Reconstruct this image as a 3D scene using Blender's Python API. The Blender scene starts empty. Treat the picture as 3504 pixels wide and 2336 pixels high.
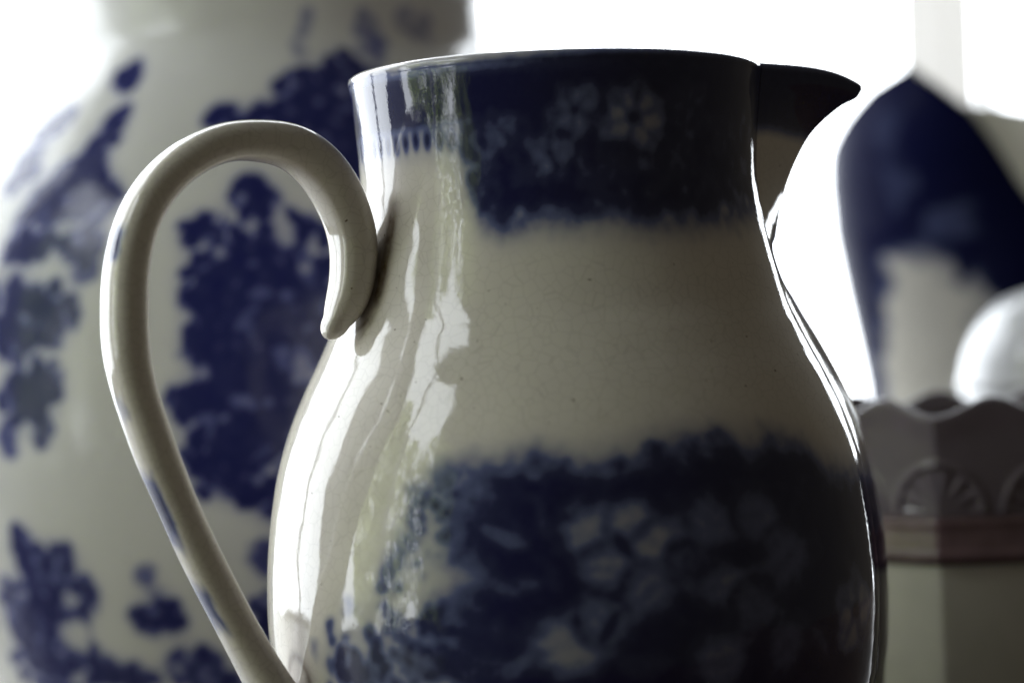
import bpy, math, random
import numpy as np
from mathutils import Vector

# ------------------------------------------------------------------ camera
sc = bpy.context.scene
col = sc.collection
cd = bpy.data.cameras.new('camera')
cam = bpy.data.objects.new('camera', cd)
col.objects.link(cam)
cam.location = (-0.01333, -0.6, 0.153)
cam.rotation_euler = (math.pi / 2, 0.033, 0)      # the photographer held it a little askew
cd.sensor_width = 36.0
cd.lens = 82.0
cd.clip_start = 0.01
cd.clip_end = 100
cd.dof.use_dof = True
cd.dof.focus_distance = 0.572
cd.dof.aperture_fstop = 6.0
sc.camera = cam

# ------------------------------------------------------------------ light
SKY_STRENGTH = 6.4
ROOM = (0.062, 0.056, 0.044)
w = bpy.data.worlds.new('World')
sc.world = w
w.use_nodes = True
w.node_tree.nodes['Background'].inputs['Color'].default_value = (*ROOM, 1)
w.node_tree.nodes['Background'].inputs['Strength'].default_value = 1.0
sc.view_settings.view_transform = 'Standard'
sc.view_settings.look = 'None'
sc.view_settings.exposure = 0.0
sc.view_settings.gamma = 1.0
sc.cycles.use_denoising = True
sc.cycles.max_bounces = 8
sc.cycles.sample_clamp_indirect = 6.0

# ------------------------------------------------------------------ data (metres; angles in degrees, print positions in mm)
JUG_PROFILE=[(0.0520,0.0000),(0.0535,0.0015),(0.0532,0.0060),(0.0520,0.0090),(0.0545,0.0150),(0.0620,0.0290),(0.0700,0.0460),(0.0755,0.0620),(0.0774,0.0737),(0.0782,0.0847),(0.0780,0.0957),(0.0770,0.1067),(0.0753,0.1177),(0.0731,0.1265),(0.0704,0.1342),(0.0664,0.1430),(0.0630,0.1497),(0.0604,0.1552),(0.0575,0.1619),(0.0544,0.1730),(0.0519,0.1841),(0.0512,0.1897),(0.0509,0.1953),(0.0516,0.2064),(0.0525,0.2142),(0.0530,0.2190)]
HANDLE=[(0.0641,0.1591,0.0035),(0.0625,0.1616,0.0049),(0.0601,0.1662,0.0056),(0.0588,0.1739,0.0060),(0.0591,0.1808,0.0062),(0.0610,0.1867,0.0064),(0.0637,0.1922,0.0066),(0.0678,0.1975,0.0066),(0.0741,0.2018,0.0064),(0.0811,0.2030,0.0060),(0.0890,0.2031,0.0056),(0.0968,0.2009,0.0056),(0.1041,0.1965,0.0055),(0.1102,0.1906,0.0055),(0.1146,0.1829,0.0056),(0.1172,0.1736,0.0057),(0.1180,0.1645,0.0059),(0.1180,0.1543,0.0059),(0.1166,0.1457,0.0056),(0.1140,0.1369,0.0055),(0.1108,0.1276,0.0055),(0.1071,0.1182,0.0052),(0.1026,0.1076,0.0052),(0.0975,0.0969,0.0053),(0.0920,0.0861,0.0053),(0.0862,0.0752,0.0056),(0.0809,0.0663,0.0061)]
SPOUT=[(0.0816,0.2157),(0.0798,0.2136),(0.0757,0.2115),(0.0696,0.2067),(0.0659,0.2022),(0.0622,0.1954),(0.0596,0.1886),(0.0575,0.1796),(0.0570,0.1716),(0.0625,0.1601),(0.0686,0.1496),(0.0746,0.1380),(0.0789,0.1276),(0.0818,0.1137),(0.0837,0.1022),(0.0845,0.0907),(0.0846,0.0793),(0.0837,0.0678)]
TOP_EDGE=[(-70.4,206.8),(-41.9,203.9),(-28.9,201.5),(-25.6,189.9),(-21.5,181.9),(-15.4,179.6),(-5.3,182.3),(3.6,181.0),(11.7,182.4),(23.3,179.6),(37.3,181.1),(51.7,181.8),(64.6,183.8)]
BOT_EDGE=[(-68.6,87.1),(-48.0,91.4),(-33.4,102.4),(-28.6,117.3),(-25.6,123.1),(-19.4,124.5),(-13.2,124.4),(-9.3,125.7),(-7.0,127.1),(-1.6,124.0),(4.5,123.3),(10.0,124.9),(14.2,126.7),(22.9,128.6),(30.2,128.2),(32.3,124.5),(40.6,127.5),(48.7,124.9),(54.0,118.8),(75.8,115.8)]
TOP_LIGHT=[(6.3,210.1,7.3,4.1,0,0.50),(23.5,206.5,11.3,6.2,0,0.60),(-1.1,199.9,5.1,4.1,0,0.50),(23.5,199.3,10.2,3.6,0,0.35),(-21.1,204.1,7.8,3.6,0,0.55),(-10.2,205.6,4.2,4.1,0,0.30),(39.4,209.4,6.8,5.3,0,0.30),(-13.3,187.3,4.2,3.1,0,0.30),(33.2,191.6,7.5,3.7,0,0.25),(6.4,189.7,5.2,2.6,0,0.25)]
BOT_LIGHT=[(-12.2,108.8,6.2,2.2,-22,0.80),(-5.9,112.6,1.6,4.7,10,0.60),(3.8,109.0,6.1,5.4,0,0.75),(9.0,111.4,4.5,4.4,0,0.70),(13.2,105.8,3.6,6.1,-10,0.70),(4.7,101.5,5.4,4.4,0,0.65),(11.6,96.1,4.5,4.4,0,0.60),(23.4,110.8,5.0,4.6,0,0.60),(32.8,111.6,5.0,4.8,0,0.55),(38.5,101.0,5.9,5.6,0,0.55),(19.8,100.1,6.1,4.2,0,0.55),(26.0,95.9,5.8,4.0,0,0.60),(-1.0,85.4,7.9,5.9,-20,0.75),(3.8,89.9,4.9,4.4,0,0.60),(24.0,78.8,4.9,5.5,0,0.60),(37.5,81.0,5.8,5.1,0,0.50),(31.1,90.7,4.7,4.5,0,0.50),(-8.7,98.6,3.4,2.0,0,0.60),(-20.0,98.2,6.3,5.9,0,0.80),(-24.9,108.4,4.9,6.0,0,0.60),(-10.8,119.0,4.0,2.2,-20,0.35),(-18.1,80.1,7.3,4.0,0,0.50),(10.4,79.1,6.0,3.5,0,0.45)]
BOT_DARK=[(-1.2,98.0,2.4,3.9,0,1.00),(28.7,103.0,4.8,4.0,0,1.00),(7.5,106.6,1.2,4.9,30,0.80),(4.7,88.4,1.4,5.9,-30,0.80),(-1.9,82.8,5.9,1.0,-20,0.70),(-12.3,108.8,5.0,0.5,-22,0.70),(17.5,107.9,2.1,8.9,0,1.00),(21.3,89.0,6.4,2.5,0,0.90)]
BOT_SPRIG=[(-43.9,80.4,3.1,5.1,0,0.90),(-47.8,86.8,1.9,2.9,20,0.75),(-38.1,87.0,1.6,2.8,10,0.85),(-36.5,79.1,1.7,3.2,15,0.85),(-31.9,88.9,5.0,3.6,0,0.70),(-29.4,81.8,5.1,4.2,0,0.85),(-29.4,106.1,5.2,5.5,0,0.55),(-21.4,109.3,6.4,6.9,0,0.75),(-33.4,98.4,3.6,3.0,0,0.35),(-28.4,119.2,5.1,2.5,0,0.50),(-24.8,90.8,5.5,4.0,0,0.90),(-43.4,92.8,4.2,1.8,0,0.50),(-21.1,83.0,6.4,6.0,0,0.90),(-48.7,78.5,1.6,3.1,-20,0.60),(-53.8,81.6,1.8,2.5,0,0.40)]
BOT_BUMP=[(-7.3,126.2,2.6,2.4,0,1.00),(-2.8,125.0,2.6,2.6,0,1.00),(-13.2,122.0,2.4,2.4,0,0.90),(14.0,128.8,2.7,2.8,0,1.00),(7.6,124.3,2.6,2.4,0,1.00),(22.1,129.0,2.6,2.4,0,1.00),(26.3,129.7,3.6,3.0,0,1.00),(41.1,126.5,3.8,3.5,0,1.00),(37.0,124.7,3.1,2.4,0,1.00),(28.2,123.8,4.6,3.0,0,1.00),(-11.2,120.8,2.6,2.6,0,0.90),(47.8,122.4,4.6,3.1,0,1.00)]
# vase centre -0.0986 0.2700  base z 0.0029
VASE_PROFILE=[(0.1048,0.0029),(0.1032,0.0063),(0.1048,0.0160),(0.1135,0.0387),(0.1238,0.0709),(0.1309,0.1028),(0.1340,0.1346),(0.1335,0.1631),(0.1294,0.1886),(0.1214,0.2094),(0.1115,0.2255),(0.1003,0.2402),(0.0892,0.2525),(0.0829,0.2599),(0.0802,0.2643),(0.0788,0.2690),(0.0776,0.2793),(0.0783,0.2938),(0.0808,0.3114),(0.0857,0.3322),(0.0873,0.3466)]
VASE_DARK=[(0.0,232.0,14.4,5.0,0,1.00),(11.1,237.7,16.1,11.6,20,1.00),(20.0,247.3,9.4,7.4,0,1.00),(16.4,226.7,13.5,15.8,0,1.00),(14.1,216.2,11.7,8.5,0,1.00),(6.9,231.6,10.2,5.8,0,1.00),(-5.1,194.2,9.1,5.6,0,1.00),(1.8,205.1,7.0,7.7,0,1.00),(5.4,186.4,15.4,16.7,0,1.00),(-1.9,181.4,15.3,8.3,0,1.00),(-4.4,173.3,9.8,5.6,0,1.00),(2.8,167.2,22.2,16.6,0,1.00),(-4.5,158.1,11.1,8.3,0,1.00),(0.2,146.7,20.8,15.2,0,1.00),(-7.1,140.4,8.4,9.7,0,1.00),(-2.5,126.3,15.3,12.5,0,1.00),(-4.0,115.3,9.8,6.3,0,1.00),(4.7,132.6,11.1,20.7,0,1.00),(8.6,159.8,12.6,27.7,0,1.00),(-0.5,110.9,7.0,4.2,0,1.00),(-27.4,249.9,7.1,4.8,0,1.00),(-26.2,225.6,6.2,15.4,-20,1.00),(-28.6,214.1,12.5,7.3,0,1.00),(-23.5,206.1,8.2,7.2,0,1.00),(-40.3,233.9,8.7,4.5,40,1.00),(-41.6,220.4,9.6,9.0,0,1.00),(-32.3,205.8,15.6,6.6,0,1.00),(-34.9,193.1,12.5,6.1,0,1.00),(-25.5,191.3,10.8,6.0,0,1.00),(-35.2,176.0,9.8,5.8,0,1.00),(-29.1,169.8,10.2,9.5,0,1.00),(-35.5,164.6,11.8,9.6,0,1.00),(-31.4,147.4,9.8,8.9,0,1.00),(-34.8,141.9,9.2,8.1,0,1.00),(-30.5,132.5,4.7,6.6,0,1.00),(-37.5,129.1,3.7,5.8,0,0.70),(-22.8,183.3,2.2,1.7,0,0.80),(-24.2,182.0,1.6,1.4,0,0.60),(-37.5,93.0,4.1,7.3,0,0.90),(-34.0,84.4,8.8,10.2,0,0.90),(-30.0,89.0,3.7,7.2,0,0.80),(-40.0,69.2,13.6,14.9,0,0.85),(-31.3,70.0,8.6,8.8,0,0.85),(-26.9,79.0,3.6,6.5,0,0.80),(-37.8,54.4,22.6,11.9,0,0.85),(-26.6,53.9,9.8,7.3,0,0.80),(-17.1,70.5,6.1,3.1,-20,0.90),(-13.1,71.9,3.7,5.7,0,0.90),(-16.1,84.9,3.0,2.3,0,0.50),(-14.5,77.7,2.1,1.7,0,0.40),(-10.6,52.9,11.7,7.2,0,0.80),(-5.3,46.8,11.5,7.2,0,0.85),(-21.4,49.8,10.9,5.1,0,0.80),(2.3,69.7,6.4,8.5,0,0.90),(1.5,91.1,4.2,5.6,0,0.70),(4.3,107.7,5.6,6.9,0,0.90),(12.1,262.1,2.1,9.0,-30,0.35),(28.5,262.5,6.9,9.0,0,0.45),(43.7,266.9,12.7,6.1,0,0.35),(25.0,231.4,12.8,17.4,0,0.90),(22.1,194.1,18.2,21.1,0,0.90),(23.4,137.9,22.8,27.9,0,0.90),(15.3,75.5,13.2,16.9,0,0.90),(-45.0,171.1,12.6,11.9,0,0.90),(-49.1,127.6,13.8,13.5,0,0.90),(-56.4,74.6,16.7,17.0,0,0.90)]
VASE_LIGHT=[(5.8,194.8,3.1,7.7,15,0.90),(2.8,174.1,3.6,2.5,0,0.45),(-1.1,140.0,3.0,2.2,0,0.40),(4.9,153.2,2.8,5.0,0,0.40),(-5.4,134.8,3.1,2.2,0,0.50),(7.8,150.3,4.2,6.2,0,0.60),(-36.6,224.2,5.9,4.2,0,0.90),(-30.3,64.1,5.8,5.6,0,0.90),(-23.7,64.5,6.3,4.3,0,0.70),(0.4,164.6,2.5,3.6,0,0.35),(-8.0,168.0,2.3,1.7,0,0.50),(2.2,124.5,2.2,3.3,0,0.35),(17.3,234.5,3.0,2.0,0,0.40),(12.5,223.7,2.3,2.9,0,0.35),(-34.9,84.4,2.1,2.3,0,0.40),(-33.0,167.3,2.4,2.6,0,0.40),(-28.4,189.5,2.6,1.4,0,0.40),(-8.8,150.1,4.2,5.0,0,0.90),(9.2,177.8,2.8,4.2,0,0.40),(-3.1,187.0,2.0,1.4,0,0.40)]
# ewer centre 0.1963 0.4500
EWER_PROFILE=[(0.0470,-0.0060),(0.0461,-0.0001),(0.0549,0.0097),(0.0598,0.0254),(0.0598,0.0489),(0.0549,0.0744),(0.0506,0.0920),(0.0490,0.1077),(0.0502,0.1234),(0.0539,0.1430),(0.0578,0.1626),(0.0627,0.1900),(0.0643,0.2135),(0.0637,0.2273),(0.0613,0.2410),(0.0578,0.2527),(0.0519,0.2704)]
EWER_LIGHT=[(-37.0,146.0,22.7,36.2,0,0.95),(-42.9,119.6,22.3,23.1,0,0.95),(-43.3,232.7,9.2,13.3,0,0.35),(-41.7,206.3,10.2,11.4,0,0.40),(-19.3,191.0,12.0,9.4,0,0.50),(-14.2,151.0,11.7,24.6,0,0.80)]
EWER_DARK=[(-41.0,189.4,12.6,7.6,0,0.90),(-13.1,176.9,5.8,11.3,0,0.80)]
HANDLE_AZ = -(90 - 29)
SPOUT_AZ = 99.0
SPOUT_W = 21.0

# ------------------------------------------------------------------ helpers
def tag(o, label=None, cat=None, group=None, kind=None):
    if label: o['label'] = label
    if cat: o['category'] = cat
    if group: o['group'] = group
    if kind: o['kind'] = kind
    return o

def empty(name, loc):
    o = bpy.data.objects.new(name, None)
    o.location = loc
    o.empty_display_size = 0.02
    col.objects.link(o)
    return o

def mesh_obj(name, V, F, mat, parent=None, smooth=True, attrs=None, normals=None):
    me = bpy.data.meshes.new(name)
    V = np.asarray(V, dtype=np.float64)
    me.from_pydata(V.tolist(), [], F if isinstance(F, list) else F.tolist())
    if smooth:
        me.shade_smooth()
    for k, a in (attrs or {}).items():
        at = me.attributes.new(k, 'FLOAT', 'POINT')
        at.data.foreach_set('value', np.ascontiguousarray(a, dtype=np.float32).ravel())
    me.materials.append(mat)
    if normals is not None:
        me.normals_split_custom_set_from_vertices(normals.tolist())
    o = bpy.data.objects.new(name, me)
    col.objects.link(o)
    if parent: o.parent = parent
    return o

def grid_faces(nr, nc, wrap=False):
    i = np.arange(nr - 1)[:, None]
    j = np.arange(nc if wrap else nc - 1)[None, :]
    a = i * nc + j
    b = i * nc + (j + 1) % nc
    return np.stack([a, b, b + nc, a + nc], -1).reshape(-1, 4)

def spline(P, n):
    """Catmull-Rom through rows of P, n samples evenly spread along its length."""
    P = np.asarray(P, float)
    Q = np.vstack([2 * P[0] - P[1], P, 2 * P[-1] - P[-2]])
    out = []
    for i in range(1, len(Q) - 2):
        t = np.linspace(0, 1, 24, endpoint=False)[:, None]
        a, b, c, d = Q[i - 1], Q[i], Q[i + 1], Q[i + 2]
        out.append(.5 * (2 * b + (c - a) * t + (2 * a - 5 * b + 4 * c - d) * t**2 + (3 * b - a - 3 * c + d) * t**3))
    out = np.vstack(out + [P[-1:]])
    L = np.r_[0, np.cumsum(np.hypot(*np.diff(out[:, :2], axis=0).T))]
    s = np.linspace(0, L[-1], n)
    return np.stack([np.interp(s, L, out[:, k]) for k in range(out.shape[1])], 1)

def polar(r, deg, z):
    a = np.radians(deg)
    return np.stack([r * np.sin(a), -r * np.cos(a), z + 0 * a], -1)

def grid_normals(P, wrap=False):
    if wrap:
        du = np.roll(P, -1, 1) - np.roll(P, 1, 1)
    else:
        du = np.gradient(P, axis=1)
    dv = np.gradient(P, axis=0)
    n = np.cross(du, dv)
    return n / (np.linalg.norm(n, axis=-1, keepdims=True) + 1e-12)

def soften(a, k, passes=2):
    """box blur of a grid, k cells each way"""
    for _ in range(passes):
        for ax in (0, 1):
            p = np.pad(a, [(k, k) if i == ax else (0, 0) for i in (0, 1)], mode='edge')
            c = np.cumsum(np.insert(p, 0, 0, axis=ax), axis=ax)
            n = 2 * k + 1
            a = (np.take(c, range(n, c.shape[ax]), ax) - np.take(c, range(0, c.shape[ax] - n), ax)) / n
    return a

class Noise:
    """smooth value noise on the plane"""
    def __init__(s, seed):
        s.g = np.random.default_rng(seed).random((257, 257))
    def one(s, x, y):
        x = np.mod(x, 256); y = np.mod(y, 256)
        i = np.floor(x).astype(int); j = np.floor(y).astype(int)
        u = x - i; v = y - j
        u = u * u * (3 - 2 * u); v = v * v * (3 - 2 * v)
        g = s.g
        return (g[i, j] * (1 - u) + g[i + 1, j] * u) * (1 - v) + (g[i, j + 1] * (1 - u) + g[i + 1, j + 1] * u) * v
    def __call__(s, x, y, octaves=3):
        t = 0; a = 1; n = 0
        for k in range(octaves):
            t = t + a * s.one(x * 2**k + 17.3 * k, y * 2**k + 9.1 * k); n += a; a *= .5
        return t / n
N1, N2, N3 = Noise(1), Noise(2), Noise(3)

def sstep(a, b, x):
    t = np.clip((x - a) / (b - a), 0, 1)
    return t * t * (3 - 2 * t)

def blob(TH, Z, e, R, soft=.25):
    th0, z0, a, b, ang, v = e
    r = np.interp(z0, R[1], R[0])
    u = np.radians(TH - th0) * r
    q = Z - z0
    c, s = math.cos(math.radians(ang)), math.sin(math.radians(ang))
    d = np.hypot((u * c + q * s) / a, (-u * s + q * c) / b)
    return v * sstep(1 + soft, 1 - soft, d)

# ------------------------------------------------------------------ materials
def new_mat(name):
    m = bpy.data.materials.new(name)
    m.use_nodes = True
    nt = m.node_tree
    return m, nt, nt.nodes['Principled BSDF']

def node(nt, t, **kw):
    n = nt.nodes.new(t)
    for k, v in kw.items():
        if k in n.inputs: n.inputs[k].default_value = v
        else: setattr(n, k, v)
    return n

def mix(nt, fac, a, b):
    n = nt.nodes.new('ShaderNodeMix'); n.data_type = 'RGBA'
    for s, v in ((n.inputs[0], fac), (n.inputs[6], a), (n.inputs[7], b)):
        if hasattr(v, 'is_linked') or isinstance(v, bpy.types.NodeSocket): nt.links.new(v, s)
        elif isinstance(v, (int, float)): s.default_value = v
        else: s.default_value = (*v, 1)
    return n.outputs[2]

def glaze(name, clay=(.725, .682, .615), ink=(.007, .009, .060), ink_mid=(.11, .13, .26), stain=True, wave=.28, craze=.9, rough=.045, ior=1.55, spec=.5):
    """cream earthenware under a glossy, faintly rippled glaze; attribute print = cobalt transfer, stain = brown grime"""
    m, nt, p = new_mat(name)
    L = nt.links.new
    tc = node(nt, 'ShaderNodeTexCoord')
    at = node(nt, 'ShaderNodeAttribute', attribute_name='print')
    # fine mottling inside the ink
    nz = node(nt, 'ShaderNodeTexNoise', Scale=420.0, Detail=4.0, Roughness=.65)
    L(tc.outputs['Object'], nz.inputs['Vector'])
    ma = node(nt, 'ShaderNodeMath', operation='MULTIPLY_ADD'); ma.inputs[1].default_value = .34; ma.inputs[2].default_value = -.17
    L(nz.outputs['Fac'], ma.inputs[0])
    mm = node(nt, 'ShaderNodeMath', operation='MULTIPLY'); L(ma.outputs[0], mm.inputs[0]); L(at.outputs['Fac'], mm.inputs[1])
    ad = node(nt, 'ShaderNodeMath', operation='ADD', use_clamp=True); L(at.outputs['Fac'], ad.inputs[0]); L(mm.outputs[0], ad.inputs[1])
    # clay: slight uneven tint and specks
    n2 = node(nt, 'ShaderNodeTexNoise', Scale=38.0, Detail=5.0, Roughness=.6); L(tc.outputs['Object'], n2.inputs['Vector'])
    tint = mix(nt, n2.outputs['Fac'], tuple(c * .93 for c in clay), tuple(min(1, c * 1.06) for c in clay))
    n3 = node(nt, 'ShaderNodeTexNoise', Scale=620.0, Detail=1.0); L(tc.outputs['Object'], n3.inputs['Vector'])
    sp = node(nt, 'ShaderNodeMapRange'); sp.inputs[1].default_value = .765; sp.inputs[2].default_value = .82; L(n3.outputs['Fac'], sp.inputs[0])
    tint = mix(nt, sp.outputs[0], tint, (.16, .11, .06))
    if craze:
        vo = node(nt, 'ShaderNodeTexVoronoi', feature='DISTANCE_TO_EDGE', Scale=330.0)
        L(tc.outputs['Object'], vo.inputs['Vector'])
        mr = node(nt, 'ShaderNodeMapRange'); mr.inputs[1].default_value = .0; mr.inputs[2].default_value = .05
        mr.inputs[3].default_value = .22 * craze; mr.inputs[4].default_value = 0
        L(vo.outputs['Distance'], mr.inputs[0])
        tint = mix(nt, mr.outputs[0], tint, (.20, .17, .12))
    ramp = node(nt, 'ShaderNodeValToRGB')
    L(ad.outputs[0], ramp.inputs[0])
    e = ramp.color_ramp.elements
    e[0].position = 0; e[0].color = (*clay, 1)
    e[1].position = 1; e[1].color = (*ink, 1)
    x = e.new(.45); x.color = (*ink_mid, 1)
    x = e.new(.70); x.color = (*[a * .16 + b * .75 for a, b in zip(ink_mid, ink)], 1)
    fr = node(nt, 'ShaderNodeMapRange'); fr.inputs[1].default_value = 0; fr.inputs[2].default_value = .12; L(ad.outputs[0], fr.inputs[0])
    c = mix(nt, fr.outputs[0], tint, ramp.outputs[0])
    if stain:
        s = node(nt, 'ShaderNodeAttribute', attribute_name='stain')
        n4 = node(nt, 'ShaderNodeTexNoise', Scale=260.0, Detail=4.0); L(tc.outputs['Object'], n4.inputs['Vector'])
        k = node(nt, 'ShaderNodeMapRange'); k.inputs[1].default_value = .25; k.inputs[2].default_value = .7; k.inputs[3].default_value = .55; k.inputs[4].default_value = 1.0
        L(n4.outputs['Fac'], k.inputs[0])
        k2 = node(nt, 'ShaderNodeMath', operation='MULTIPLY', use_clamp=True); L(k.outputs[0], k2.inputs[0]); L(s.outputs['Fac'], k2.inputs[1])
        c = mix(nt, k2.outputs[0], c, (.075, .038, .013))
    L(c, p.inputs['Base Color'])
    p.inputs['Roughness'].default_value = rough
    p.inputs['IOR'].default_value = ior
    p.inputs['Specular IOR Level'].default_value = spec
    # rippled glaze
    b1 = node(nt, 'ShaderNodeTexNoise', Scale=75.0, Detail=1.5, Roughness=.4); L(tc.outputs['Object'], b1.inputs['Vector'])
    b2 = node(nt, 'ShaderNodeTexNoise', Scale=900.0, Detail=2.0); L(tc.outputs['Object'], b2.inputs['Vector'])
    bu = node(nt, 'ShaderNodeBump'); bu.inputs['Strength'].default_value = wave; bu.inputs['Distance'].default_value = .0012
    L(b1.outputs['Fac'], bu.inputs['Height'])
    bv = node(nt, 'ShaderNodeBump'); bv.inputs['Strength'].default_value = .05; bv.inputs['Distance'].default_value = .0003
    L(b2.outputs['Fac'], bv.inputs['Height']); L(bu.outputs[0], bv.inputs['Normal'])
    L(bv.outputs[0], p.inputs['Normal'])
    return m

def plain(name, c, rough=.5, var=.12, scale=30, bump=0.0, **kw):
    m, nt, p = new_mat(name)
    tc = node(nt, 'ShaderNodeTexCoord')
    n = node(nt, 'ShaderNodeTexNoise', Scale=float(scale), Detail=5.0, Roughness=.6)
    nt.links.new(tc.outputs['Object'], n.inputs['Vector'])
    nt.links.new(mix(nt, n.outputs['Fac'], tuple(v * (1 - var) for v in c), tuple(min(1, v * (1 + var)) for v in c)), p.inputs['Base Color'])
    p.inputs['Roughness'].default_value = rough
    if bump:
        b = node(nt, 'ShaderNodeBump'); b.inputs['Strength'].default_value = bump; b.inputs['Distance'].default_value = .001
        nt.links.new(n.outputs['Fac'], b.inputs['Height']); nt.links.new(b.outputs[0], p.inputs['Normal'])
    for k, v in kw.items(): p.inputs[k].default_value = v
    return m

M_JUG = glaze('jug_glaze')
M_VASE = glaze('vase_glaze', rough=.15, spec=.32, wave=.3, craze=0, clay=(.80, .79, .78), ink=(.015, .019, .12), ink_mid=(.14, .155, .38))
M_EWER = glaze('ewer_glaze', clay=(.50, .48, .41), wave=.2, craze=0, stain=False, rough=.25, ior=1.45, spec=.02, ink=(.005,.006,.03), ink_mid=(.05,.06,.12))
M_POT = glaze('white_glaze', clay=(.80, .81, .82), stain=False, wave=.15, craze=0)
M_MAUVE = plain('mauve_glaze', (.155, .130, .148), rough=.10, var=.25, scale=60, bump=.15)
M_PINK = plain('pink_mauve_glaze', (.15, .095, .102), rough=.14, var=.6, scale=110, bump=.2)
M_PALE = plain('pale_olive_glaze', (.52, .50, .42), rough=.25, var=.22, scale=45)
M_PAINT = plain('white_paint', (.78, .78, .76), rough=.45, var=.05)
M_WOOD = plain('dark_wood', (.060, .038, .024), rough=.35, var=.35, scale=14)
M_WALL = plain('low_wall', (.30, .29, .27), rough=.8)

m, nt, p = new_mat('overcast_sky')
nt.nodes.remove(p)
em = node(nt, 'ShaderNodeEmission'); em.inputs['Color'].default_value = (.90, .95, 1, 1); em.inputs['Strength'].default_value = SKY_STRENGTH
nt.links.new(em.outputs[0], nt.nodes['Material Output'].inputs['Surface'])
M_SKY = m

m, nt, p = new_mat('leaf')
tl = node(nt, 'ShaderNodeBsdfTranslucent'); tl.inputs['Color'].default_value = (.80, .86, .46, 1)
ms = node(nt, 'ShaderNodeMixShader'); ms.inputs[0].default_value = .75
p.inputs['Base Color'].default_value = (.08, .12, .03, 1); p.inputs['Roughness'].default_value = .5
nt.links.new(p.outputs[0], ms.inputs[1]); nt.links.new(tl.outputs[0], ms.inputs[2])
nt.links.new(ms.outputs[0], nt.nodes['Material Output'].inputs['Surface'])
M_LEAF = m

# ------------------------------------------------------------------ setting: sky, porch rail and posts, table
def box(V, F, x0, x1, y0, y1, z0, z1):
    b = len(V)
    V += [(x, y, z) for z in (z0, z1) for x, y in ((x0, y0), (x1, y0), (x1, y1), (x0, y1))]
    F += [[b + i for i in f] for f in ((3, 2, 1, 0), (4, 5, 6, 7), (0, 1, 5, 4), (1, 2, 6, 5), (2, 3, 7, 6), (3, 0, 4, 7))]

def box_obj(name, mat, dims, parent=None, bevel=.003):
    V, F = [], []
    box(V, F, *dims)
    o = mesh_obj(name, V, F, mat, parent, smooth=False)
    if bevel:
        b = o.modifiers.new('bevel', 'BEVEL'); b.width = bevel; b.segments = 2
    return o

# bright overcast sky beyond the open porch, from the front left round to the back right
az = np.radians(np.linspace(-58, -213, 60))
zz = np.linspace(-.9, 4.2, 24)
A, Z = np.meshgrid(az, zz)
P = np.stack([4.2 * np.sin(A), -4.2 * np.cos(A), Z], -1)
tag(mesh_obj('sky', P.reshape(-1, 3), grid_faces(24, 60), M_SKY), kind='structure')

tag(box_obj('tabletop', M_WOOD, (-.62, .62, -.30, .72, -.035, 0.0)), kind='structure')
tag(box_obj('low_wall', M_WALL, (-1.20, .78, .90, .98, -.75, -.06)), kind='structure')
tag(box_obj('low_wall', M_WALL, (-1.28, -1.20, -1.2, .98, -.75, -.06)), kind='structure')

m, nt, p = new_mat('post_translucent')
tl = node(nt, 'ShaderNodeBsdfTranslucent'); tl.inputs['Color'].default_value = (.88, .86, .84, 1)
ms = node(nt, 'ShaderNodeMixShader'); ms.inputs[0].default_value = .56
p.inputs['Base Color'].default_value = (.75, .75, .72, 1); p.inputs['Roughness'].default_value = .9
nt.links.new(p.outputs[0], ms.inputs[1]); nt.links.new(tl.outputs[0], ms.inputs[2]); nt.links.new(ms.outputs[0], nt.nodes['Material Output'].inputs['Surface'])
M_POST = m
xx = np.linspace(.243, .291, 60); zz = np.linspace(-.055, 1.9, 24)  # pale post built as a thin translucent sheet so the sky brightens it
XX, ZZ = np.meshgrid(xx, zz)
YY = .90 + .007 * np.sin((XX - .243) * 330 + .5 * ZZ) * (.8 + .2 * np.sin(XX * 90))
cu = mesh_obj('pale_post', np.stack([XX, YY, ZZ], -1).reshape(-1, 3), grid_faces(24, 60), M_POST)
cu.modifiers.new('thickness', 'SOLIDIFY').thickness = .0006
tag(cu, 'narrow pale post made as a translucent sheet, blurred behind the dark ewer', 'post')
tag(box_obj('window_bar', M_PAINT, (.299, .305, .90, .92, -.06, 1.9), bevel=.001), 'thin pale upright bar right of the pale post', 'bar')
tag(box_obj('porch_pier', M_PAINT, (-1.26, -1.20, .02, .34, -.06, 1.9)), 'wide pale pier reflected as a grey strip in the pitcher', 'pier')
tag(box_obj('glazing_bar', M_PAINT, (-1.24, -1.21, -.40, -.37, -.06, 1.9)), 'narrow upright bar between the reflected side windows', 'bar')
tag(box_obj('glazing_bar', M_PAINT, (-1.24, -1.21, .70, .73, -.06, 1.9)), 'narrow upright bar at the far end of the side windows', 'bar')

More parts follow.
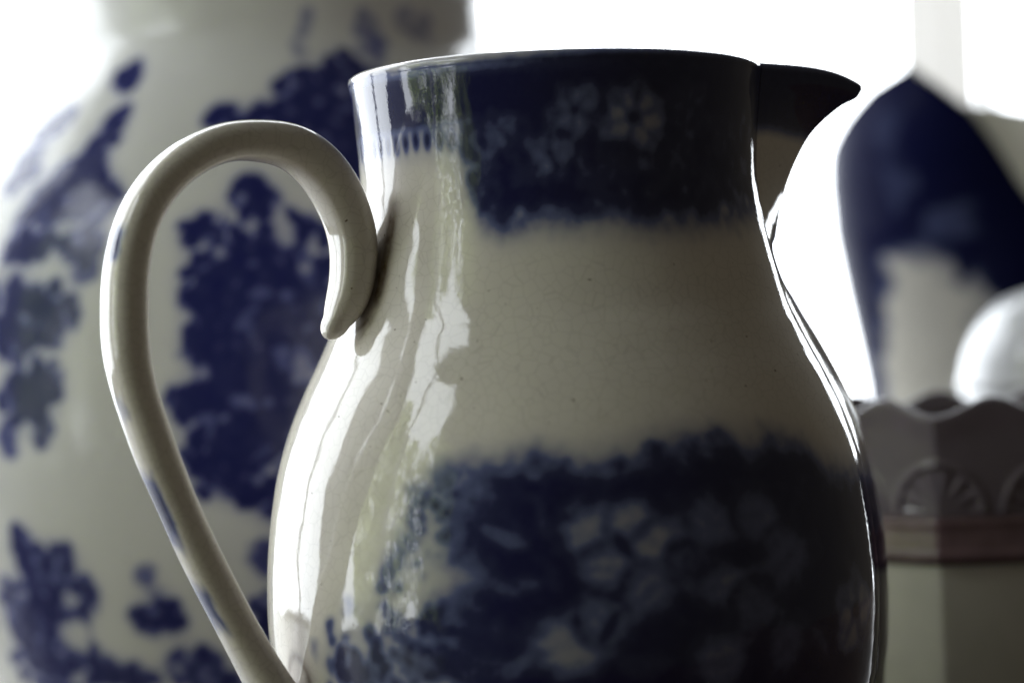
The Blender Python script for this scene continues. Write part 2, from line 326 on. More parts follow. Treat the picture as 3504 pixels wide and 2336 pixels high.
rng = np.random.default_rng(5)
def shrub(cx, cy, rx, ry, z0, z1, n, label):
    root = empty('garden_shrub', (cx, cy, z0))
    tag(root, label, 'shrub', 'shrubs reflected in the pitcher')
    u = rng.normal(size=(n, 3)); u /= np.linalg.norm(u, axis=1)[:, None]
    u *= (.35 + .65 * rng.random(n) ** .4)[:, None]
    c = np.stack([rx * u[:, 0], ry * u[:, 1], (z1 - z0) * .5 * (1 + u[:, 2])], 1)
    V = []; F = []
    for q in c:
        a = Vector(rng.normal(size=3)).normalized(); b = a.cross(Vector(rng.normal(size=3))).normalized()
        L = .05 + .05 * rng.random()
        i = len(V); qq = Vector(q)
        V += [qq - a * L, qq + b * L * .45, qq + a * L, qq - b * L * .45]; F.append([i, i + 1, i + 2, i + 3])
    mesh_obj('foliage', [tuple(v) for v in V], F, M_LEAF, root)
    th = np.linspace(0, 2 * np.pi, 8, endpoint=False)
    P = np.stack([np.stack([r * np.cos(th), r * np.sin(th), 0 * th + h], -1) for r, h in ((.05, -.4), (.035, .2), (.015, (z1 - z0) * .7))])
    mesh_obj('stem', P.reshape(-1, 3), grid_faces(3, 8, True), M_WOOD, root)
shrub(-2.5, -1.75, .50, .50, -.5, 2.2, 1100, 'tall leafy shrub reflected in the left of the pitcher')
shrub(-2.7, -1.00, .45, .40, -.5, 1.8, 800, 'middle leafy shrub reflected in the left of the pitcher')
shrub(-2.6, -.42, .40, .34, -.5, 2.1, 1300, 'green shrub reflected beside the grey strip')

# ------------------------------------------------------------------ the pitcher
jug = empty('pitcher', (0, 0, 0))
tag(jug, 'cream glazed pitcher with dark blue flower bands, loop handle and pointed spout, in front', 'pitcher')

prof = spline(JUG_PROFILE, 460)                       # r, z from foot to rim
ZR = prof[-1, 1]
RZ = (prof[:, 0] * 1000, prof[:, 1] * 1000)           # for arc lengths, mm
lip = [(prof[-1, 0] + .0003, ZR + .0008), (prof[-1, 0] + .0001, ZR + .0016), (prof[-1, 0] - .0008, ZR + .0023), (prof[-1, 0] - .0018, ZR + .0024),
       (prof[-1, 0] - .0028, ZR + .0019), (prof[-1, 0] - .0034, ZR + .0008), (prof[-1, 0] - .0037, ZR - .0010)]
inner = [(r - .0042, z) for r, z in prof[::-6][2:-8]] + [(.03, .012), (.001, .011)]
full = np.vstack([prof, lip, inner])
nb, nl = len(prof), len(lip)

def hump(x, c, w): return np.exp(-((x - c) / w) ** 2)

class Print:
    """a cobalt transfer laid out over a grid of angles (degrees) and heights (mm)"""
    def __init__(p, th, z, R, base):
        p.th, p.z, p.R, p.M = th, z, R, base
        p.lo = th[0]
    def win(p, e, soft):
        t, z0, a, b, ang, v = e
        while t < p.lo - 1: t += 360
        r = np.interp(z0, p.R[1], p.R[0])
        m = max(a, b) * (1 + soft)
        dt = math.degrees(m / r)
        j0, j1 = np.searchsorted(p.th, (t - dt, t + dt))
        i0, i1 = np.searchsorted(p.z, (z0 - m, z0 + m))
        if j1 <= j0 or i1 <= i0: return None
        u = np.radians(p.th[j0:j1] - t)[None] * r
        q = (p.z[i0:i1] - z0)[:, None]
        c, s = math.cos(math.radians(ang)), math.sin(math.radians(ang))
        U = (u * c + q * s) / a; W = (-u * s + q * c) / b
        return slice(i0, i1), slice(j0, j1), U, W
    def dark(p, e, soft=.4):
        w = p.win(e, soft)
        if w is None: return
        i, j, U, W = w
        p.M[i, j] = np.maximum(p.M[i, j], e[5] * sstep(1 + soft, 1 - soft, np.hypot(U, W)))
    def light(p, e, soft=.3, veins=0, fray=0, rib=.35):
        w = p.win(e, soft)
        if w is None: return
        i, j, U, W = w
        d = np.hypot(U, W)
        if fray: d = d * (1 + fray * np.sin(np.arctan2(W, U) * 9 + e[0]) + 1.1 * fray * np.sin(np.arctan2(W, U) * 3 + e[1]))
        m = e[5] * sstep(1 + soft, 1 - soft, d)
        if veins: m = m * (1 - veins * (.5 + .5 * np.cos(W * 11)) * sstep(-1, .4, -U + .2) - rib * np.exp(-(W / .10) ** 2))
        p.M[i, j] = p.M[i, j] * (1 - np.clip(m, 0, 1))
    def flower(p, t, z, R0, n, rot, pale, r, heart=True):
        """round-petalled blossom reserved pale in the ink, dark between its petals"""
        p.dark((t, z, R0 * 1.25, R0 * 1.2, 0, .97), .25)
        for k in range(n):
            a = 2 * math.pi * k / n + rot
            L = R0 * (.64 + .06 * math.sin(3 * k + rot))
            pt = t + math.degrees(L * math.cos(a) / r); pz = z + L * math.sin(a)
            p.light((pt, pz, R0 * .52, R0 * .50 * (1 + .12 * math.sin(5 * k)), math.degrees(a), pale * (.85 + .15 * math.cos(2.3 * k))), .28, veins=.25, fray=.05, rib=.12)
        if heart:
            p.dark((t, z, R0 * .22, R0 * .20, 0, .98), .5)
            for k in range(9):
                a = 2 * math.pi * k / 9
                p.light((t + math.degrees(R0 * .13 * math.cos(a) / r), z + R0 * .13 * math.sin(a), .35, .35, 0, .35), .6)
    def leaf(p, t, z, L, w, ang, pale):
        p.dark((t, z, L * 1.12, w * 1.35, ang, .95), .3)
        p.light((t, z, L, w, ang, pale), .25, veins=.3, fray=.06)

def jug_print(th, z):
    """th ascending degrees, z ascending mm; returns rows = z"""
    TH, Z = np.meshgrid(th, z)
    TH = (TH + 180) % 360 - 180
    X = np.radians(TH) * 60
    wx = (N1(X * .22, Z * .22) - .5) * 4.0
    wz = (N2(X * .22 + 40, Z * .22) - .5) * 4.0
    T2 = TH + np.degrees(wx / 62); Z2 = Z + wz
    g = np.random.default_rng(11)
    te = np.array(TOP_EDGE); be = np.array(BOT_EDGE)
    # solid grounds
    edge = np.interp(T2, te[:, 0], te[:, 1])
    top = sstep(edge - 5.0, edge + 6.0, Z2) * sstep(-48, -15, T2 + 14 * (N2(X * .15, Z * .15 + 50) - .5)) * .9
    band = .95 * sstep(202.5, 208.0, Z + .8 * (N1(X * .9, Z * .9) - .5))
    eb = np.interp(T2, be[:, 0], be[:, 1])
    low = sstep(eb + 3.5, eb - 5.5, Z2) * .97 * (1 - sstep(-6, -34, T2 + 12 * (N1(X * .12, Z * .12) - .5)))
    p = Print(th, z, RZ, np.maximum(np.maximum(top, band), low))
    # feathery florets along the edges
    for _ in range(1300):
        t = g.uniform(-36, 80); zz = np.interp(t, be[:, 0], be[:, 1]) + 3.0 - g.exponential(4.2) + g.normal(0, 1.0)
        a = g.uniform(.45, 1.35); s_ = np.interp(t, be[:, 0], be[:, 1]) - zz
        p.dark((t, zz, a, a * g.uniform(.5, 1.1), g.uniform(0, 180), min(.95, max(.28, .55 + .085 * s_)) * g.uniform(.7, 1)), .6)
    for e in BOT_BUMP:
        for _ in range(16):
            a = g.uniform(.6, 1.4); q = g.uniform(0, 6.28); d = g.uniform(.0, 1.0)
            p.dark((e[0] + math.degrees(d * e[2] * math.cos(q) / 74), e[1] - .8 + d * e[3] * math.sin(q), a, a * .85, 0, g.uniform(.35, .80)), .6)
    for _ in range(1100):
        t = g.uniform(-38, 80); zz = np.interp(t, te[:, 0], te[:, 1]) - 3.0 + g.exponential(4.2) + g.normal(0, 1.0)
        a = g.uniform(.45, 1.3); s_ = zz - np.interp(t, te[:, 0], te[:, 1]) - 0
        p.dark((t, zz, a, a * g.uniform(.5, 1.1), g.uniform(0, 180), min(.92, max(.22, .48 + .075 * s_)) * g.uniform(.7, 1)), .6)
    # mottled ground: small pale gaps between florets
    for _ in range(900):
        t = g.uniform(-34, 80); zz = g.uniform(55, np.interp(t, be[:, 0], be[:, 1]) - 1) if g.random() < .7 else g.uniform(np.interp(t, te[:, 0], te[:, 1]) + 1, 206)
        a = g.uniform(.6, 2.0); deep = zz < np.interp(t, be[:, 0], be[:, 1]) - 9
        p.light((t, zz, a, a * g.uniform(.4, 1), g.uniform(0, 180), g.uniform(.05, .28) if deep else g.uniform(.15, .5)), .6)
    # blossoms and leaves of the lower band
    fl = BOT_LIGHT
    cA, cB = BOT_DARK[0], BOT_DARK[1]
    for k, e in enumerate(fl[2:17]):
        an = e[4] + 47 * math.sin(2.1 * k); sz = 1.42 + .12 * math.sin(3.7 * k)
        p.dark((e[0], e[1], e[2] * 1.14 * sz, e[3] * 1.14 * sz, an, .95), .18)
        p.light((e[0], e[1], e[2] * .98 * sz, e[3] * .96 * sz, an, min(.82, e[5] * 1.05)), .5, veins=.18, fray=.06, rib=.0)
    for e in BOT_DARK[:4]: p.dark((e[0], e[1], e[2] * .8, e[3] * .8, e[4], .95), .5)
    p.flower(59.0, 86.0, 10.5, 5, .2, .70, 78)
    for e in (fl[0], fl[1], fl[17], fl[20], fl[21], fl[22]):
        p.leaf(e[0], e[1], max(e[2], e[3]), min(e[2], e[3]) * .9, e[4] if e[2] > e[3] else 90 + e[4], e[5] * .85)
    p.leaf(19.5, 101.5, 5.0, 2.0, 60, .5); p.leaf(46.5, 81.0, 5.5, 2.1, -50, .5); p.leaf(-11, 80, 5.0, 2.0, 35, .6); p.leaf(-13, 98, 4.5, 1.8, -30, .55)
    # sprigs reaching towards the handle
    for e in BOT_SPRIG:
        n = int(6 + e[2] * e[3] * .55)
        for _ in range(n):
            q = g.uniform(0, 6.28); d = math.sqrt(g.random())
            a = g.uniform(.7, 1.6)
            p.dark((e[0] + math.degrees(d * e[2] * .8 * math.cos(q) / 76), e[1] + d * e[3] * math.sin(q), a, a * .7, g.uniform(0, 180), e[5] * g.uniform(.6, 1.0)), .45)
    for _ in range(240):
        t = g.uniform(-46, -14); zz = g.uniform(56, 87 + .45 * (t + 30))
        a = g.uniform(.7, 1.9); p.dark((t, zz, a, a * .75, g.uniform(0, 180), g.uniform(.45, .85)), .45)
    for t, zz, L, w, an in ((-46, 79, 4.6, 1.9, 80), (-41, 75, 5.2, 2.1, 100), (-37, 83, 3.6, 1.5, 70), (-49, 71, 3.6, 1.4, 110), (-33, 71, 4.8, 1.9, 60), (-43, 66, 4.4, 1.7, 85)):
        p.dark((t, zz, L, w, an, .85), .25); p.light((t, zz, L * .7, w * .16, an, .45), .5)
        p.light((t + .6, zz, L * .5, w * .5, an, .25), .5)
    # blossoms in the neck band
    p.flower(19.5, 205.0, 8.5, 6, .3, .62, 52); p.flower(3.5, 207.0, 6.5, 5, .8, .58, 52); p.flower(-3.5, 197.0, 5.6, 5, .2, .56, 52)
    p.flower(36.0, 209.0, 6.0, 5, .5, .36, 52); p.flower(14.0, 194.0, 5.0, 5, .1, .34, 52); p.flower(-17, 203.0, 5.0, 5, .6, .45, 52); p.flower(33, 196, 5.0, 5, .9, .34, 52); p.flower(52, 202, 6, 5, .2, .34, 52)
    for t, zz, an in ((-10, 193, 30), (8, 188.5, -20), (27, 189, 40), (45, 190, -35), (-22, 192, 60), (58, 191, 15)):
        p.leaf(t, zz, 4.2, 1.5, an, .4)
    M = p.M
    # little drops hanging from the border beside the handle
    per = 4.3
    dx = np.mod(X, per) - per / 2
    drop = sstep(1.5, .4, np.hypot((dx + .5 * (N1(X * .3, 0 * X) - .5)) / 1.15, (Z - 201.6 - 1.2 * (N2(X * .25, 0 * X) - .5)) / 2.6)) * sstep(-14, -30, TH)
    M = np.maximum(M, .85 * drop)
    rim = sstep(212.5, 216.5, Z + .8 * (N2(X * .4, Z * .4) - .5))
    M = np.maximum(M, .93 * rim)
    # the far half
    flb = sstep(.47, .60, N1(X * .07 + 3, Z * .07)) * .9
    back = np.clip(sstep(85, 110, TH) + sstep(-85, -105, TH), 0, 1)
    M = M * (1 - back) + back * np.maximum(sstep(118, 106, Z) * flb, band)
    M = M * sstep(10, 14, Z)
    # cobalt bleeds a little into the glaze
    M = np.maximum(M, .62 * soften(M, 7))
    M = np.maximum(M, .50 * soften(M, 13))
    M = .5 * soften(M, 1) + .5 * soften(M, 2)
    return np.clip(M * (1.0 + .2 * N3(X * .3, Z * .3, 3)), 0, 1)

HL = spline(HANDLE, 170)                              # rho, z, half thickness
_k = np.hanning(13)[1:-1]; _k /= _k.sum()                # the hand-pulled curve has no corners
for _c in range(3):
    _p = np.r_[2 * HL[0, _c] - HL[5:0:-1, _c], HL[:, _c], 2 * HL[-1, _c] - HL[-2:-7:-1, _c]]
    HL[:, _c] = np.convolve(_p, _k, 'valid')
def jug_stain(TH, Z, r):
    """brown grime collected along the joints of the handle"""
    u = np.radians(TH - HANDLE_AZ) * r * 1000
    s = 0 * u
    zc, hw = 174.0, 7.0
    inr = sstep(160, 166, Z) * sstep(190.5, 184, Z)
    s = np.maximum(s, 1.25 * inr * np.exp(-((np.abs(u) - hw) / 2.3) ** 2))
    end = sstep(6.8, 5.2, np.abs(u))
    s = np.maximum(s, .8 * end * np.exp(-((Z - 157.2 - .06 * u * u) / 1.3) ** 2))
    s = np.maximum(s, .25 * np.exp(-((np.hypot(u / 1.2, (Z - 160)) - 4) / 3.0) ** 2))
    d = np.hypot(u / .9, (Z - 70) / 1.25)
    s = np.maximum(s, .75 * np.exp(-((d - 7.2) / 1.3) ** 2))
    # worn rim
    X = np.radians(TH) * 53
    return np.clip(s, 0, 1)

th_body = np.r_[np.arange(120, 248, 1.6), np.arange(248, 438, .40)]
th_body[-1] = 438.0
TH, R_ = np.meshgrid(th_body, full[:, 0])
Zb = np.repeat(full[:, 1][:, None], len(th_body), 1)
# hand-thrown: never quite round
wob = 1 + .0018 * np.sin(np.radians(TH) * 2 + .6) + .0012 * np.sin(np.radians(TH) * 3 + Zb * 30)
Pb = polar(R_ * wob, TH, Zb)
THs = (TH + 180) % 360 - 180
pr = np.zeros_like(THs)
pr[:nb] = jug_print(th_body, prof[:, 1] * 1000)
rowi = np.arange(len(full))[:, None]
lipfade = np.where(rowi < nb, 1, np.where(rowi < nb + nl, np.clip(1 - (rowi - nb + 1) / 6.0, .0, 1), 0))
# glaze worn thin and pale along the lip, shade at right painted in
wear = sstep(.35, .62, N1(np.radians(THs) * 9, Zb * 300)) * sstep(-10, -50, THs)
pale = .30 + .45 * sstep(-35, 25, THs) + .25 * (N3(np.radians(THs) * 14, Zb * 400) - .5)
worn = sstep(nb - 9, nb - 2, rowi) * np.ones_like(THs)
pr = np.where(rowi < nb, pr * (1 - worn) + worn * np.minimum(pr, pale + .15), np.clip(pale, 0, 1) * lipfade)
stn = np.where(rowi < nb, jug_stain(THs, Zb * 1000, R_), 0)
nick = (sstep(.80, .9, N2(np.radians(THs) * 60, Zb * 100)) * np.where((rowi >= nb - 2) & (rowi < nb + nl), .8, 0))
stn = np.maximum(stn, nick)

# spout: two straight walls meeting in a rounded keel, rim falling to the tip
nS = 64
u = np.linspace(-1, 1, nS + 1)
SP = spline(SPOUT + [(.0800, .0500), (.0640, .0250), (.0545, .0140)], 500)
zt = prof[:, 1]
tip_z = SP[0, 1]
zj = .186                                             # the rim falls towards the tip only above this height
v = np.clip((ZR - zt) / (ZR - zj), 0, 1)
z_keel = np.where(zt > zj, tip_z + (zj - tip_z) * v, zt)
rho_keel = np.maximum(np.interp(z_keel, SP[::-1, 1], SP[::-1, 0]), prof[:, 0])
rho_keel = prof[:, 0] + (rho_keel - prof[:, 0]) * sstep(.012, .05, zt)
drop = zt - z_keel
def spout_point(r_body, z, rho, dz):
    """one row of the spout patch"""
    th = SPOUT_AZ + u * SPOUT_W
    arc = polar(np.full(nS + 1, r_body), th, np.full(nS + 1, z))
    a = math.radians(SPOUT_AZ)
    d = np.array([math.sin(a), -math.cos(a), 0]); n = np.array([math.cos(a), math.sin(a), 0])
    f = 1 - (np.sqrt(u * u + .02) - math.sqrt(.02)) / (math.sqrt(1.02) - math.sqrt(.02))
    h = r_body * math.sin(math.radians(SPOUT_W)); c0 = r_body * math.cos(math.radians(SPOUT_W))
    wl = (c0 + (rho - c0) * f)[:, None] * d + (np.sign(u) * h * (1 - f) * (1 + .22 * f))[:, None] * n
    wl[:, 2] = z - dz * f ** 4.0
    k = np.clip((rho - r_body) / .004, 0, 1); k = k * k * (3 - 2 * k)
    return arc * (1 - k) + wl * k
rows = []
for i in range(len(full)):
    if i < nb:
        rows.append(spout_point(full[i, 0], full[i, 1], rho_keel[i], drop[i]))
    else:
        z = full[i, 1]; off = prof[-1, 0] - full[i, 0]
        zz_ = min(z, ZR)
        j = int(np.argmin(np.abs(zt - zz_)))
        ex = rho_keel[j] - prof[j, 0]
        inset = np.clip(full[i, 0] + ex - off * .0, full[i, 0], None)
        rows.append(spout_point(full[i, 0], z, inset - (.002 if off > .003 else 0), drop[j]))
Ps = np.stack(rows)
THp = np.repeat((SPOUT_AZ + u * SPOUT_W)[None], len(full), 0)
Zp = np.repeat(full[:, 1][:, None], nS + 1, 1)
prs = np.where(rowi < nb, np.repeat(pr[:, -1:], nS + 1, 1) * .9, .75 * lipfade)
fringe = sstep(203, 207, Zp * 1000 + (N1(THp * .6, Zp * 400) - .5) * 5)
prs = np.where((rowi < nb) & (Zp > .15), .97 * fringe, prs)
prs[:nb] = soften(prs[:nb], 3)
Nb, Ns = grid_normals(Pb), grid_normals(Ps)
def sub(P, N, pr, st, r0, r1, name, mat, parent):
    P = P[r0:r1]; N = N[r0:r1]
    return mesh_obj(name, P.reshape(-1, 3), grid_faces(P.shape[0], P.shape[1]), mat, parent,
                    attrs={'print': pr[r0:r1], 'stain': st[r0:r1]}, normals=N.reshape(-1, 3))
b = sub(Pb, Nb, pr, stn, 0, nb + 1, 'body', M_JUG, jug)
sub(Pb, Nb, pr, stn, nb, nb + nl, 'rim', M_JUG, jug)
sub(Pb, Nb, pr, stn, nb + nl - 1, len(full), 'inner_wall', M_JUG, jug)
s = sub(Ps, Ns, prs, 0 * prs, 0, nb + 1, 'spout', M_JUG, jug)
sub(Ps, Ns, prs, 0 * prs, nb, len(full), 'spout_lip', M_JUG, s)
# underside of the foot
a = np.radians(np.linspace(0, 360, 64, endpoint=False))
Pf = np.stack([np.stack([r * np.sin(a), -r * np.cos(a), z + 0 * a], -1) for r, z in ((.0520, .0003), (.047, .0003), (.045, .004), (.001, .005))])
mesh_obj('foot', Pf.reshape(-1, 3), grid_faces(4, 64, True), M_JUG, jug)

# handle: flattened oval strap swept along its curve
def strap(path, az, widen, nsec=40, sq=3.0, ridge=0.0, thin=.9):
    """path rows: rho, z, half thickness"""
    a = math.radians(az)
    d = np.array([math.sin(a), -math.cos(a), 0]); bn = np.array([math.cos(a), math.sin(a), 0]); up = np.array([0, 0, 1.])
    T = np.gradient(path[:, :2], axis=0); T /= np.linalg.norm(T, axis=1)[:, None]
    Nn = np.stack([-T[:, 1], T[:, 0]], 1)
    t = np.linspace(0, 2 * np.pi, nsec, endpoint=False)
    cx = np.sign(np.cos(t)) * np.abs(np.cos(t)) ** (2 / sq)
    cy = np.sign(np.sin(t)) * np.abs(np.sin(t)) ** (2 / sq)
    rg = 1 + ridge * (np.exp(-((t - 2.45) / .16) ** 2) - .6 * np.exp(-((t - 2.95) / .25) ** 2) + .6 * np.exp(-((t - .75) / .2) ** 2))
    cx = cx * rg; cy = cy * rg
    out = []
    for k in range(len(path)):
        c = path[k, 0] * d + path[k, 1] * up
        nn = Nn[k, 0] * d + Nn[k, 1] * up
        h = path[k, 2] * thin
        out.append(c + (cx * h)[:, None] * nn + (cy * h * widen[k])[:, None] * bn)
    return np.stack(out)
hp = HL.copy()
wd = 1.40 + .1 * np.exp(-(np.arange(len(hp)) / 9.0) ** 2) + .35 * np.exp(-((len(hp) - 1 - np.arange(len(hp))) / 12.0) ** 2)
# closed, softly rounded ends
T0 = hp[0] - hp[1]; T0[2] = 0; T0 /= np.linalg.norm(T0[:2])
cap = []
for q in (1.0, .97, .88, .72, .5, .25, .02):
    cap.append([hp[0, 0] + T0[0] *   .0048 * math.sqrt(1 - q * q), hp[0, 1] + T0[1] * .0048 * math.sqrt(1 - q * q), hp[0, 2] * q])
hp = np.vstack([np.array(cap[::-1][:-1]), hp]); wd = np.r_[np.full(len(cap) - 1, wd[0]), wd]
Ph = strap(hp, HANDLE_AZ, wd, 80, ridge=.02, thin=.84, sq=2.6)
hst = np.zeros(Ph.shape[:2])
ii = np.arange(len(hp))[:, None]
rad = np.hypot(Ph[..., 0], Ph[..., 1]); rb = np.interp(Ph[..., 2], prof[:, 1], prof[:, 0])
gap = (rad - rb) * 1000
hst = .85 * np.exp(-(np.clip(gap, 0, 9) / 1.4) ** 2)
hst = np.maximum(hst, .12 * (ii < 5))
ts = np.linspace(0, 2 * np.pi, 80, endpoint=False)[None]
tw = np.minimum(ts, 2 * np.pi - ts)
hpr = 0 * hst
for zc_, w_, t_, a_ in ((.1785, .0045, .55, .75), (.1160, .0085, .45, .65), (.0930, .0060, .60, .5), (.1400, .0030, .3, .25)):
    lower = (ii > 55) if zc_ < .19 else (ii > 0)
    hpr = np.maximum(hpr, a_ * lower * np.exp(-((Ph[..., 2] - zc_ + .004 * (N1(ts * 3, Ph[..., 2] * 300) - .5)) / w_) ** 4) * sstep(t_ + .45, t_ - .1, tw + .5 * (N2(ts * 2, Ph[..., 2] * 260) - .5)))
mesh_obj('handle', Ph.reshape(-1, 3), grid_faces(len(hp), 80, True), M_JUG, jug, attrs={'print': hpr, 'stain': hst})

# ------------------------------------------------------------------ lathe things
def lathe(name, profile, n_rows, th, mat, parent, shape=None, attrs=None):
    pf = spline(profile, n_rows)
    TH, R = np.meshgrid(th, pf[:, 0])
    Z = np.repeat(pf[:, 1][:, None], len(th), 1)
    if shape is not None: R, Z = shape(TH, R, Z)
    P = polar(R, TH, Z)
    at = attrs(TH, Z * 1000, pf) if attrs else {'print': 0 * Z, 'stain': 0 * Z}
    return mesh_obj(name, P.reshape(-1, 3), grid_faces(n_rows, len(th), True), mat, parent, attrs=at)

front = np.r_[np.arange(-180, -100, 3.0), np.arange(-100, 100, .6), np.arange(100, 180, 3.0)]

# ---- large jar
zoff = VASE_PROFILE[0][1]
VP = [(r, z - zoff) for r, z in VASE_PROFILE]
jar = empty('large_jar', (-.0979, .2700, 0))
tag(jar, 'large blurred blue and white jar standing behind the pitcher handle', 'jar')
def vase_attr(TH, Z, pf):
    Rz = (pf[:, 0] * 1000, pf[:, 1] * 1000)
    Zq = Z + zoff * 1000
    Rz = (Rz[0], Rz[1] + zoff * 1000)
    X = np.radians(TH) * 125
    wx = (N1(X * .08, Zq * .08, 2) - .5) * 16 + (N2(X * .25, Zq * .25, 2) - .5) * 8
    wz = (N3(X * .08 + 7, Zq * .08, 2) - .5) * 16 + (N1(X * .25 + 5, Zq * .25, 2) - .5) * 8
    T2 = TH + np.degrees(wx / 125); Z2 = Zq + wz
    p = Print(front, Zq[:, 0], Rz, np.zeros_like(X))
    g = np.random.default_rng(4)
    for e in VASE_DARK:
        p.dark((e[0], e[1], e[2] * .52, e[3] * .52, e[4], e[5] * .80), .6)
        for _ in range(int(14 + e[2] * e[3] * .30)):
            q = g.uniform(0, 6.28); d = math.sqrt(g.random()) * 1.0
            c, sn = math.cos(math.radians(e[4])), math.sin(math.radians(e[4]))
            du, dz = d * e[2] * math.cos(q), d * e[3] * math.sin(q)
            a = g.uniform(1.1, 3.3)
            p.dark((e[0] + math.degrees((du * c - dz * sn) / 125), e[1] + du * sn + dz * c, a, a * g.uniform(.55, 1), g.uniform(0, 180), e[5] * g.uniform(.75, 1)), .35)
    for e in VASE_LIGHT: p.light(e, .3, fray=.1)
    for _ in range(1700):
        a = g.uniform(.8, 2.8)
        p.light((g.uniform(-95, 85), g.uniform(20, 300), a, a * g.uniform(.4, 1), g.uniform(0, 180), g.uniform(.25, .75)), .5)
    m = p.M
    m = np.maximum(.5 * m + .5 * soften(m, 1), .45 * soften(m, 3))
    back = np.clip(sstep(70, 85, TH) + sstep(-85, -100, TH), 0, 1)
    fl = sstep(.50, .58, N1(X * .045, Zq * .045)) * .9
    m = np.maximum(m * (1 - back), back * fl)
    return {'print': np.clip(m, 0, 1), 'stain': 0 * m}
lathe('body', VP, 300, front, M_VASE, jar, attrs=vase_attr)
ztop = VP[-1][1]; rtop = VP[-1][0]
lathe('rim', [(rtop, ztop), (rtop + .003, ztop + .003), (rtop + .002, ztop + .007), (rtop - .003, ztop + .008), (rtop - .006, ztop + .004), (rtop - .007, ztop - .004)], 18, front[::2], M_VASE, jar)
lathe('inner_wall', [(rtop - .007, ztop - .004)] + [(r - .008, z) for r, z in VP[::-1][1:-3]] + [(.02, .012), (.001, .011)], 60, front[::3], M_VASE, jar)

# ---- dark ewer with pointed lip
ew = empty('ewer', (.1963, .4550, 0))
tag(ew, 'dark blue and cream ewer with pointed lip, blurred behind the spout', 'ewer')
ez = EWER_PROFILE[0][1]
EP = [(r, z - ez) for r, z in EWER_PROFILE]
RT = np.array([(-180,.252),(-150,.244),(-125,.226),(-105,.216),(-82,0.2329),(-58,0.2507),(-37,0.2596),(-23,0.2495),(-10,0.2379),(-2,0.2246),(7,0.2076),(16,0.1945),(95,.2150),(115,.2360),(140,.2460),(160,.2510),(180,.252)])
def ewer_shape(TH, R, Z):
    lim = np.interp(TH, RT[:, 0], RT[:, 1]) - ez
    z0 = .14
    t = (Z - z0) / (EP[-1][1] - z0)
    Zn = np.where(Z > z0, z0 + t * (lim - z0), Z)
    Rn = np.interp(Zn, *zip(*[(z, r) for r, z in EP]))
    return Rn, Zn
def ewer_attr(TH, Z, pf):
    Rz = (pf[:, 0] * 1000, pf[:, 1] * 1000 + ez * 1000)
    Zq = Z + ez * 1000
    X = np.radians(TH) * 40
    T2 = TH + (N1(X * .12, Zq * .12) - .5) * 18; Z2 = Zq + (N2(X * .12, Zq * .12) - .5) * 12
    m = .97 + 0 * X
    for e in EWER_LIGHT: m = m * (1 - blob(T2, Z2, e, Rz, .3))
    for e in EWER_DARK: m = np.maximum(m, blob(T2, Z2, e, Rz, .4))
    return {'print': m, 'stain': 0 * m}
# the print is laid out by real height, so evaluate it after the lip is cut
pf = spline(EP, 160)
TH, R = np.meshgrid(front, pf[:, 0]); Z = np.repeat(pf[:, 1][:, None], len(front), 1)
R, Z = ewer_shape(TH, R, Z)
at = ewer_attr(TH, Z * 1000, pf)
mesh_obj('body', polar(R, TH, Z).reshape(-1, 3), grid_faces(160, len(front), True), M_EWER, ew, attrs=at)
Ri = R[-70:] - .0035; Zi = Z[-70:] + 0
Pi = np.concatenate([polar(R[-1:] - .0012, TH[-1:], Z[-1:] + .0014), polar(Ri, TH[-70:], Zi)[::-1]])
mesh_obj('inner_wall', Pi.reshape(-1, 3), grid_faces(71, len(front), True), M_EWER, ew, attrs={'print': np.zeros(Pi.shape[:2])})
eh = spline([(.036, .205, .006), (.060, .212, .006), (.085, .190, .006), (.090, .150, .006), (.080, .110, .0055), (.058, .075, .006), (.050, .070, .006)], 60)
mesh_obj('handle', strap(eh, 150, np.full(60, 1.2), 24).reshape(-1, 3), grid_faces(60, 24, True), M_EWER, ew, attrs={'print': np.full((60, 24), .6)})

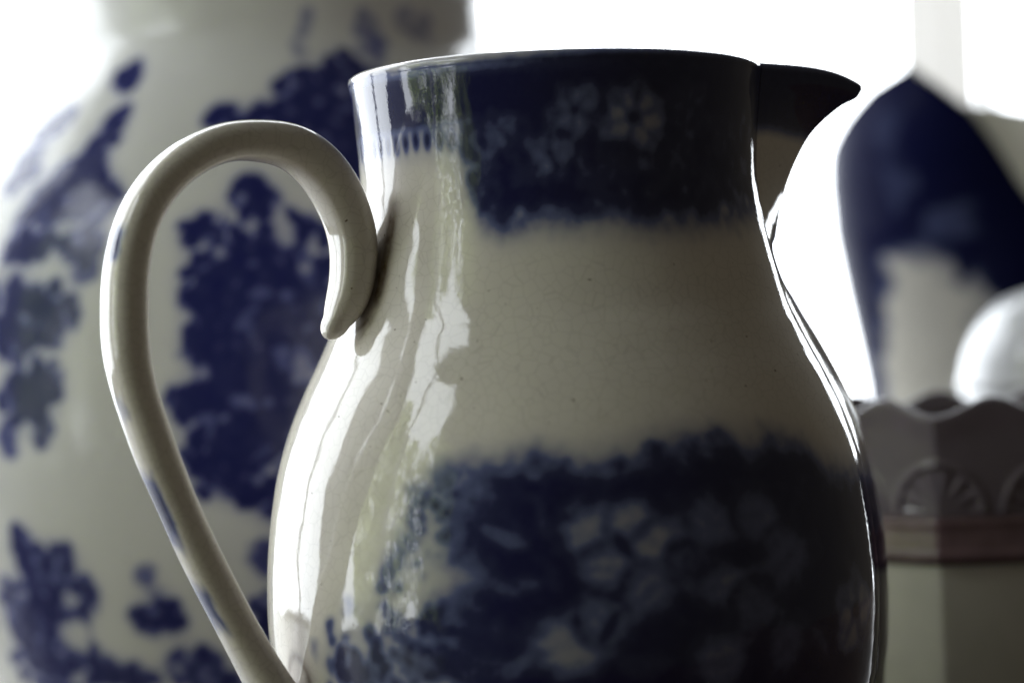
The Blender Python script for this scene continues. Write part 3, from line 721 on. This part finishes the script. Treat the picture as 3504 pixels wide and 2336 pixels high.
# ---- white lidded pot
pot = empty('white_pot', (.204, .320, 0))
tag(pot, 'round shiny white lidded pot at the right edge', 'pot')
lathe('body', [(.026, 0), (.028, .002), (.027, .006), (.034, .022), (.041, .055), (.0435, .090), (.0425, .118), (.0400, .128)], 70, front[::3], M_POT, pot)
lid = lathe('lid', [(.0412, .1285), (.0420, .1300), (.0412, .1330), (.0385, .1440), (.0330, .1545), (.0250, .1620), (.0140, .1665), (.0060, .1680), (.0050, .1685)], 60, front[::3], M_POT, pot)
lathe('knob', [(.0050, .168), (.0045, .172), (.0070, .176), (.0085, .180), (.0070, .185), (.0030, .1875), (.0003, .188)], 30, front[::4], M_POT, lid)

# ---- mauve scalloped vessel with eight sides
mv = empty('scalloped_vessel', (.133, .160, 0))
tag(mv, 'dark mauve eight-sided vessel with scalloped rim and pale lower body', 'vessel')
C0 = -22.0
tho = np.arange(-180, 180, 1.0) + .0
def octo(TH):
    l = np.mod(TH - C0, 45) - 22.5
    k = 1 / np.cos(np.radians(l))
    return .9239 * (k * .86 + .14 * 1.045), l
def pale_shape(TH, R, Z):
    k, l = octo(TH); return R * k, Z
lathe('lower_body', [(.036, 0), (.037, .002), (.038, .010), (.0415, .030), (.0440, .055), (.0450, .0795)], 60, tho, M_PALE, mv, shape=pale_shape)
def mould_shape(TH, R, Z):
    k, l = octo(TH); return R * k, Z
lathe('moulding', [(.0448, .0800), (.0468, .0803), (.0480, .0815), (.0482, .0835), (.0474, .0850), (.0470, .0905), (.0474, .0925), (.0466, .0940), (.0452, .0945)], 40, tho, M_PINK, mv, shape=mould_shape)
def band_shape(TH, R, Z):
    k, l = octo(TH)
    z0, z1 = .0945, .1290
    t = np.clip((Z - z0) / (z1 - z0), 0, 1)
    zz = Z + t * t * .0028 * np.cos(np.radians(l) * 8) - .0014 * t
    uu = (22.5 - np.abs(l)) * math.pi / 180 * .047
    ring = np.abs(np.hypot(uu, (zz - .0955)) - .0150)
    rr = np.hypot(uu, zz - .0955)
    k = k + .010 * np.cos(np.arctan2(zz - .0955, uu + 1e-6) * 14) * (rr < .0135) * sstep(.003, .008, rr) * (zz > .0958)
    k = k + .026 * np.exp(-(ring / .0011) ** 2) * (zz > .0955)
    return R * k, zz
band = lathe('upper_band', [(.0452, .0946), (.0455, .100), (.0460, .110), (.0468, .120), (.0482, .1275), (.0480, .1292), (.0466, .1300), (.0450, .1290), (.0440, .1240)], 130, tho, M_MAUVE, mv, shape=band_shape)
lathe('inner_wall', [(.0440, .1240), (.0430, .110), (.0420, .080), (.0400, .040), (.034, .008), (.001, .006)], 40, tho, M_MAUVE, mv, shape=pale_shape)
